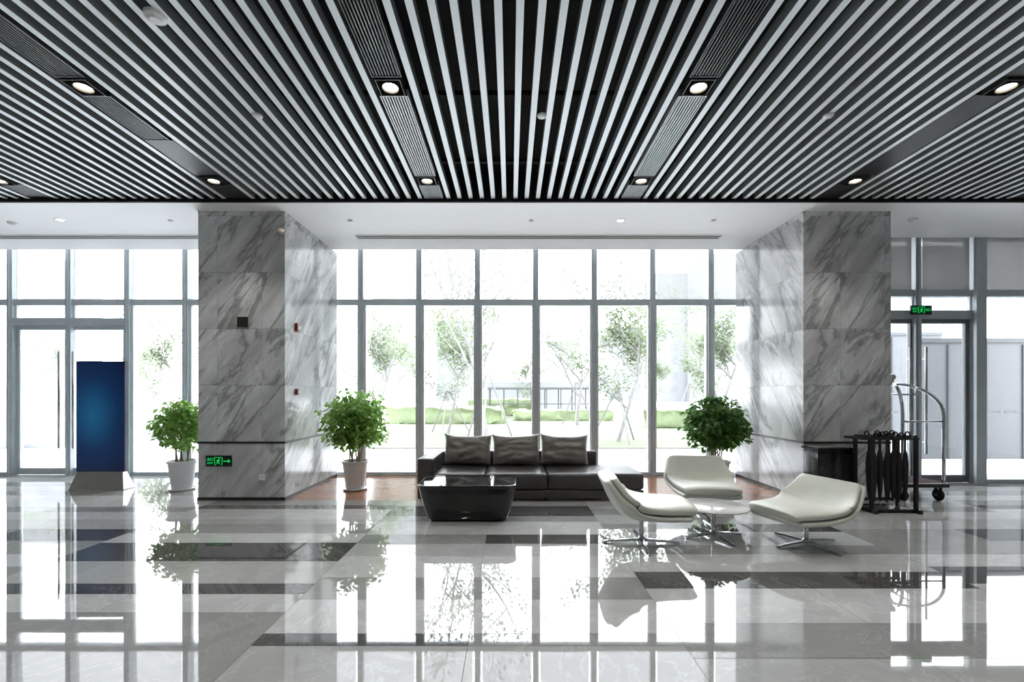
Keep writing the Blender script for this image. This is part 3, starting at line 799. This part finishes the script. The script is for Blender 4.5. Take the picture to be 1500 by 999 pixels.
# ------------------------------------------------------------------ luggage cart
lc = empty('luggage_cart', (5.80, 6.95, 0), 'polished metal hotel luggage cart with arched rails', 'luggage cart')
hx, hy = 0.30, 0.54
bm = bmesh.new(); loft(bm, [rrect(hx+0.03, hy+0.03, 0.06, z) for z in (0.20, 0.26)]); from_bm('deck', bm, M['steel'], lc)
bm = bmesh.new(); loft(bm, [rrect(hx-0.01, hy-0.01, 0.05, z) for z in (0.26, 0.268)]); from_bm('deck_carpet', bm, M['carpet'], lc)
bm = bmesh.new(); loft(bm, [rrect(hx+0.05, hy+0.05, 0.08, z) for z in (0.205, 0.25)]); from_bm('bumper', bm, M['rubber'], lc)
for sx in (-1, 1):
    for sy in (-1, 1):
        bm = bmesh.new(); pts = [(sx*(hx-0.01), sy*(hy-0.02), 0.26), (sx*(hx-0.01), sy*(hy-0.02), 1.2)]
        for k in range(1, 10):
            a = (pi/2)*k/9; f = math.cos(a)
            pts.append((sx*(hx-0.01)*f, sy*(hy-0.02)*f, 1.2+0.46*math.sin(a)))
        tube(bm, pts, 0.021, 12); o = from_bm('arched_rail', bm, M['chrome'], lc, smooth=True)
        bm = bmesh.new(); px, py = sx*(hx-0.05), sy*(hy-0.06)
        rot = Matrix.Rotation(pi/2, 3, 'Y')
        seg = 20; rr = 0.085; wd = 0.022
        prof_ = [(0.0,-wd),(0.055,-wd),(0.075,-wd),(rr,-wd*0.5),(rr,wd*0.5),(0.075,wd),(0.055,wd),(0,wd)]
        lathe(bm, prof_, seg)
        for v in bm.verts: v.co = rot @ v.co + Vector((px, py, rr))
        from_bm('wheel', bm, M['rubber'], lc, smooth=False)
        bm = bmesh.new(); bx(bm, px-0.035, px-0.028, py-0.03, py+0.03, 0.07, 0.20); bx(bm, px+0.028, px+0.035, py-0.03, py+0.03, 0.07, 0.20); bx(bm, px-0.035, px+0.035, py-0.03, py+0.03, 0.19, 0.20)
        from_bm('caster_fork', bm, M['chrome'], lc)
bm = bmesh.new(); tube(bm, [(0,-0.44,1.50),(0,0.44,1.50)], 0.013, 10)
for sy in (-1, 1): tube(bm, [(-(hx-0.01), sy*(hy-0.02), 1.12), ((hx-0.01), sy*(hy-0.02), 1.12)], 0.013, 10)
from_bm('hanging_bar', bm, M['chrome'], lc, smooth=True)
lathe_obj('finial', [(0,1.64),(0.03,1.645),(0.04,1.67),(0.02,1.69),(0.018,1.71),(0.035,1.735),(0.045,1.765),(0.035,1.795),(0.012,1.81),(0,1.812)], M['chrome'], lc, seg=20)

# ------------------------------------------------------------------ wall devices
def sign_glyphs(parent, arrow, w_, h_, y):
    bm = bmesh.new()
    def poly(pts, z_off=0):
        A = [bm.verts.new((p[0], y, p[1])) for p in pts]; B = [bm.verts.new((p[0], y-0.003, p[1])) for p in pts]
        bm.faces.new(A); bm.faces.new(B[::-1]); n_ = len(A)
        for k in range(n_): bm.faces.new((A[k], A[(k+1)%n_], B[(k+1)%n_], B[k]))
    s = h_
    def bar(x0, z0, x1, z1, t):
        d = Vector((x1-x0, z1-z0)); n_ = Vector((-d.y, d.x)).normalized()*t/2
        poly([(x0+n_.x, z0+n_.y), (x0-n_.x, z0-n_.y), (x1-n_.x, z1-n_.y), (x1+n_.x, z1+n_.y)])
    cx = 0.0
    a = s*0.46
    bar(cx-a, -a, cx-a, a, s*0.05); bar(cx-a, a, cx+a, a, s*0.05); bar(cx+a, a, cx+a, -a, s*0.05); bar(cx-a,-a,cx-a*0.7,-a,s*0.05); bar(cx+a,-a,cx+a*0.7,-a,s*0.05)
    poly([(cx+0.08*s+0.08*s*math.cos(k*pi/4), 0.27*s+0.08*s*math.sin(k*pi/4)) for k in range(8)])
    bar(cx+0.04*s, 0.16*s, cx-0.04*s, -0.08*s, 0.12*s)
    bar(cx-0.04*s, -0.08*s, cx+0.14*s, -0.2*s, 0.07*s); bar(cx+0.14*s,-0.2*s,cx+0.10*s,-0.4*s,0.06*s)
    bar(cx-0.04*s,-0.08*s,cx-0.12*s,-0.28*s,0.07*s); bar(cx-0.12*s,-0.28*s,cx-0.3*s,-0.3*s,0.06*s)
    bar(cx+0.04*s,0.12*s,cx+0.24*s,0.02*s,0.05*s); bar(cx+0.04*s,0.14*s,cx-0.18*s,0.08*s,0.05*s); bar(cx-0.18*s,0.08*s,cx-0.22*s,-0.06*s,0.05*s)
    if arrow:
        x0 = w_*0.2
        bar(x0, 0, x0+0.75*s, 0, 0.09*s); bar(x0+0.8*s, 0, x0+0.58*s, 0.2*s, 0.08*s); bar(x0+0.8*s, 0, x0+0.58*s, -0.2*s, 0.08*s)
    from_bm('running_figure', bm, M['green'], parent)
def text_obj(body, size, loc, mat, parent, rot=(pi/2,0,0), name='sign_lettering', align='CENTER'):
    cu = bpy.data.curves.new(name, 'FONT'); cu.body = body; cu.size = size; cu.align_x = align; cu.align_y = 'CENTER'; cu.extrude = 0.001
    t = bpy.data.objects.new('tmp', cu); COL.objects.link(t)
    bpy.context.view_layer.update()
    dg = bpy.context.evaluated_depsgraph_get(); me = bpy.data.meshes.new_from_object(t.evaluated_get(dg)); bpy.data.objects.remove(t)
    o = bpy.data.objects.new(name, me); o.location = loc; o.rotation_euler = rot
    me.materials.clear(); link(o, parent, mat); return o
def exit_sign(loc, w_, h_, arrow, label):
    r = empty('exit_sign', loc, label, 'exit sign')
    bm = bmesh.new(); bx(bm, -w_/2, w_/2, -0.02, 0.0, -h_/2, h_/2); from_bm('sign_box', bm, M['signdark'], r)
    hh = h_*0.74
    sign_glyphs(r, arrow, w_, hh, -0.0205)
    text_obj('出口', hh*0.40, (-w_*0.32, -0.022, hh*0.2), M['green'], r); text_obj('EXIT', hh*0.34, (-w_*0.32, -0.022, -hh*0.24), M['green'], r)
    if not arrow: text_obj('出口', hh*0.42, (w_*0.32, -0.022, 0), M['green'], r)
    return r
exit_sign((-4.13, YC-0.001, 0.56), 0.36, 0.155, True, 'green lit exit sign with running figure and arrow on column')
es = exit_sign((6.87, YR-0.131, 2.915), 0.35, 0.15, False, 'green lit exit sign with running figure above the glass doors')

o = boxobj('access_panel', -3.87, -3.72, YC-0.02, YC-0.0005, 2.46, 2.60, pmat('bronze_panel', (0.03,0.026,0.022), 0.4, 0.3), bevel=0.004)
tag(o, 'small square dark access panel on the marble column', 'access panel')
ot = empty('power_outlet', (-3.52, YC-0.001, 0.33), 'white square power outlet on the marble column', 'power outlet')
bm = bmesh.new(); bx(bm, -0.043, 0.043, -0.008, 0, -0.043, 0.043); from_bm('outlet_plate', bm, M['whitepl'], ot)
bm = bmesh.new()
for x, z in ((-0.012,0.012),(0.012,0.012),(0,-0.014)): bx(bm, x-0.003, x+0.003, -0.009, -0.008, z-0.008, z+0.008)
from_bm('socket_slot', bm, M['black'], ot)
for (z, hh, lab) in ((2.50, 0.13, 'red fire alarm strobe on the marble column side'), (1.54, 0.09, 'red manual fire alarm button on the marble column side')):
    r = empty('fire_alarm', (-3.2, 6.83, z), lab, 'fire alarm')
    bm = bmesh.new(); bx(bm, 0.001, 0.035, -0.045, 0.045, -hh/2, hh/2); bmesh.ops.bevel(bm, geom=bm.edges[:], offset=0.006, segments=2, affect='EDGES'); from_bm('alarm_body', bm, M['red'], r)
    bm = bmesh.new(); bx(bm, 0.035, 0.042, -0.022, 0.022, -0.022, 0.022); from_bm('alarm_face', bm, M['whitepl'], r)

for (x, y) in ((8.40, YR-0.008), (6.36, YR-0.008)):
    o = text_obj('小心玻璃  请注意安全', 0.055, (x, y, 1.2), M['decal'], None, name='glass_lettering'); tag(o, 'small white warning lettering on the glass', 'lettering')

# ------------------------------------------------------------------ outdoors
bm = bmesh.new(); quad(bm, -90, 90, YW+0.1, 140, -0.06, 0)
o = from_bm('courtyard_ground', bm, M['paving']); tag(o, 'pale stone paving outside the windows', 'ground'); o['kind'] = 'stuff'
bm = bmesh.new(); quad(bm, -5.5, 9.5, 13.2, 38, -0.04, 0)
o = from_bm('lawn', bm, M['grass']); tag(o, 'pale green lawn outside the windows', 'lawn'); o['kind'] = 'stuff'
def hedge(x0, x1, y0, y1, h, label):
    bm = bmesh.new(); add_box(bm, (0,0,h/2), (x1-x0, y1-y0, h))
    bmesh.ops.subdivide_edges(bm, edges=bm.edges[:], cuts=18, use_grid_fill=True)
    for v in bm.verts:
        if v.co.z > 0.05: v.co += Vector((noise.noise(v.co*1.7), noise.noise(v.co*1.9+Vector((5,0,0))), noise.noise(v.co*1.5+Vector((0,9,0)))))*0.22
    o = from_bm('hedge', bm, M['hedge'], None, ((x0+x1)/2, (y0+y1)/2, -0.05), True); tag(o, label, 'hedge', 'clipped hedges')
hedge(-6.5, -0.4, 24, 25.6, 0.85, 'rounded pale green clipped hedge'); hedge(0.2, 6.0, 26.8, 28.0, 0.6, 'low pale green clipped hedge')
hedge(-3.0, 1.5, 33.0, 34.5, 1.2, 'tall pale green clipped hedge'); hedge(6.6, 10, 21, 22.5, 0.8, 'pale green clipped hedge beside the fence')
hedge(-14.5, -9.5, 18.5, 20, 0.7, 'low green hedge beside the pale mound')
r = empty('pergola', (1.9, 30, -0.05), 'thin dark metal pergola frame in the garden', 'pergola')
for k in range(8):
    for y in (0, 1.6):
        bm = bmesh.new(); bx(bm, -3.3+k*0.94-0.03, -3.3+k*0.94+0.03, y-0.03, y+0.03, 0, 1.9); from_bm('pergola_post', bm, M['pergola'], r)
bm = bmesh.new(); bx(bm, -3.4, 3.4, -0.1, 1.7, 1.9, 2.02); bx(bm, -3.4, 3.4, -0.03, 0.03, 0.9, 0.96); from_bm('pergola_roof', bm, M['pergola'], r)
bm = bmesh.new()
bx(bm, -3.0, 8, 39.8, 40, -0.05, 2.6); o = from_bm('garden_wall', bm, M['bldg']); tag(o, 'pale low garden wall beyond the lawn', 'wall')

def tree(seed, h, spread, nl, lsz):
    rnd = random.Random(seed)
    r = empty('garden_tree', (0,0,0), 'slender young tree with sparse pale leaves and timber stakes', 'tree', group='young garden trees')
    bm = bmesh.new(); tips = []
    def branch(p, d, L_, rad, lev):
        pts = [p]; q = p.copy(); n_ = 5
        for i in range(n_):
            d = (d + Vector((rnd.gauss(0,.13), rnd.gauss(0,.13), rnd.gauss(0,.06)+0.05))).normalized(); q = q + d*L_/n_; pts.append(q.copy())
        tube(bm, pts, [rad*(1-0.65*i/n_) for i in range(n_+1)], 6 if lev < 2 else 4)
        if lev >= 3:
            tips.append((pts[0], pts[-1])); return
        kids = 6 if lev == 0 else 4
        for k in range(kids):
            i = rnd.randint(2, n_) if lev == 0 else rnd.randint(1, n_)
            a = rnd.uniform(0, 2*pi)
            nd = (d*0.7 + Vector((math.cos(a), math.sin(a), 0.35))*spread).normalized()
            branch(pts[i], nd, L_*rnd.uniform(0.5, 0.78), rad*0.5, lev+1)
    branch(Vector((0,0,0)), Vector((0,0,1)), h*0.5, 0.065*h/5, 0)
    from_bm('trunk', bm, M['gbark'], r)
    bm = bmesh.new()
    for k in range(nl):
        p0, p1 = rnd.choice(tips); p = p0.lerp(p1, rnd.uniform(0, 1.1)) + Vector((rnd.gauss(0,.16), rnd.gauss(0,.16), rnd.gauss(0,.16)))
        leafquad(bm, p, Vector((rnd.gauss(0,1), rnd.gauss(0,1), -0.3)), Vector((0,0,1)), lsz*rnd.uniform(.7,1.2), lsz*0.6)
    from_bm('foliage', bm, M['gleaf'], r)
    for k in range(3):
        a = k*2*pi/3+0.4; b = bmesh.new(); tube(b, [(0.9*math.cos(a), 0.9*math.sin(a), 0), (0.06*math.cos(a), 0.06*math.sin(a), h*0.30)], 0.03, 6)
        from_bm('support_stake', b, M['stake'], r)
    return r
tA = tree(11, 7.2, 0.9, 1900, 0.13); tB = tree(23, 5.6, 1.1, 3400, 0.14)
tA.location = (-0.7, 13.9, -0.05)
tB.location = (-2.5, 18.2, -0.05)
for (src, u, yy, rz) in ((tB, 545, 21, 1.0), (tA, 845, 23, 2.0), (tB, 905, 15, 0.3), (tA, 1010, 24.5, 3.0), (tA, 575, 29.5, 4.0), (tB, 770, 36.5, 2.2), (tB, 960, 34, 5.0), (tA, 690, 37, 1.1), (tB, 230, 22, 2.0), (tA, 85, 26, 0.6), (tB, 1045, 17.5, 0.6), (tA, 215, 30, 0.6)):
    dup(src, ((u-748)*yy/F, yy, -0.05), rz)

def building(u0, u1, vtop, y, d=8):
    x0 = (u0-748)*y/F; x1 = (u1-748)*y/F; zt = 1.5+(578-vtop)*y/F
    bm = bmesh.new(); bx(bm, x0, x1, y, y+d, -0.05, zt, 0)
    z = 2.0
    while z < zt-2:
        x = x0+0.8
        while x < x1-1.6:
            bx(bm, x, x+1.3, y-0.05, y, z, z+1.5, 1); x += 2.6
        z += 3.0
    o = from_bm('building', bm, [M['bldg'], M['bldgw']]); tag(o, 'pale multistorey building in the distance', 'building', 'distant buildings')
building(545, 612, 378, 95); building(960, 1010, 400, 100); building(1030, 1080, 372, 90); building(790, 850, 500, 90); building(1300, 1420, 360, 70); building(640, 700, 470, 110); building(20, 100, 380, 95); building(880, 940, 480, 120)
def hoarding(x0, x1, y, h, label):
    bm = bmesh.new(); bx(bm, x0, x1, y, y+0.05, -0.05, h)
    x = x0
    while x < x1: bx(bm, x, x+0.04, y-0.03, y, -0.05, h-0.15, 1); x += 0.9
    bx(bm, x0, x1, y-0.04, y-0.001, h-0.1, h, 1)
    o = from_bm('site_hoarding', bm, [M['hoard'], M['hoardrib']]); tag(o, label, 'fence', 'metal site hoardings')
hoarding(9.6, 16, 11.0, 2.85, 'grey metal site hoarding outside the doors')
hoarding(10.2, 14.6, 15.5, 3.6, 'grey metal site hoarding farther out')
bm = bmesh.new(); bmesh.ops.create_icosphere(bm, subdivisions=4, radius=1)
for v in bm.verts:
    v.co += v.normal*noise.noise(v.co*2.5)*0.25; v.co.x *= 3.2; v.co.y *= 1.6; v.co.z = max(-0.02, v.co.z*2.1)
o = from_bm('covered_mound', bm, M['mound'], None, (-14.5, 14.8, -0.05), True); tag(o, 'pale mesh covered mound of earth outside', 'mound')
print('done')
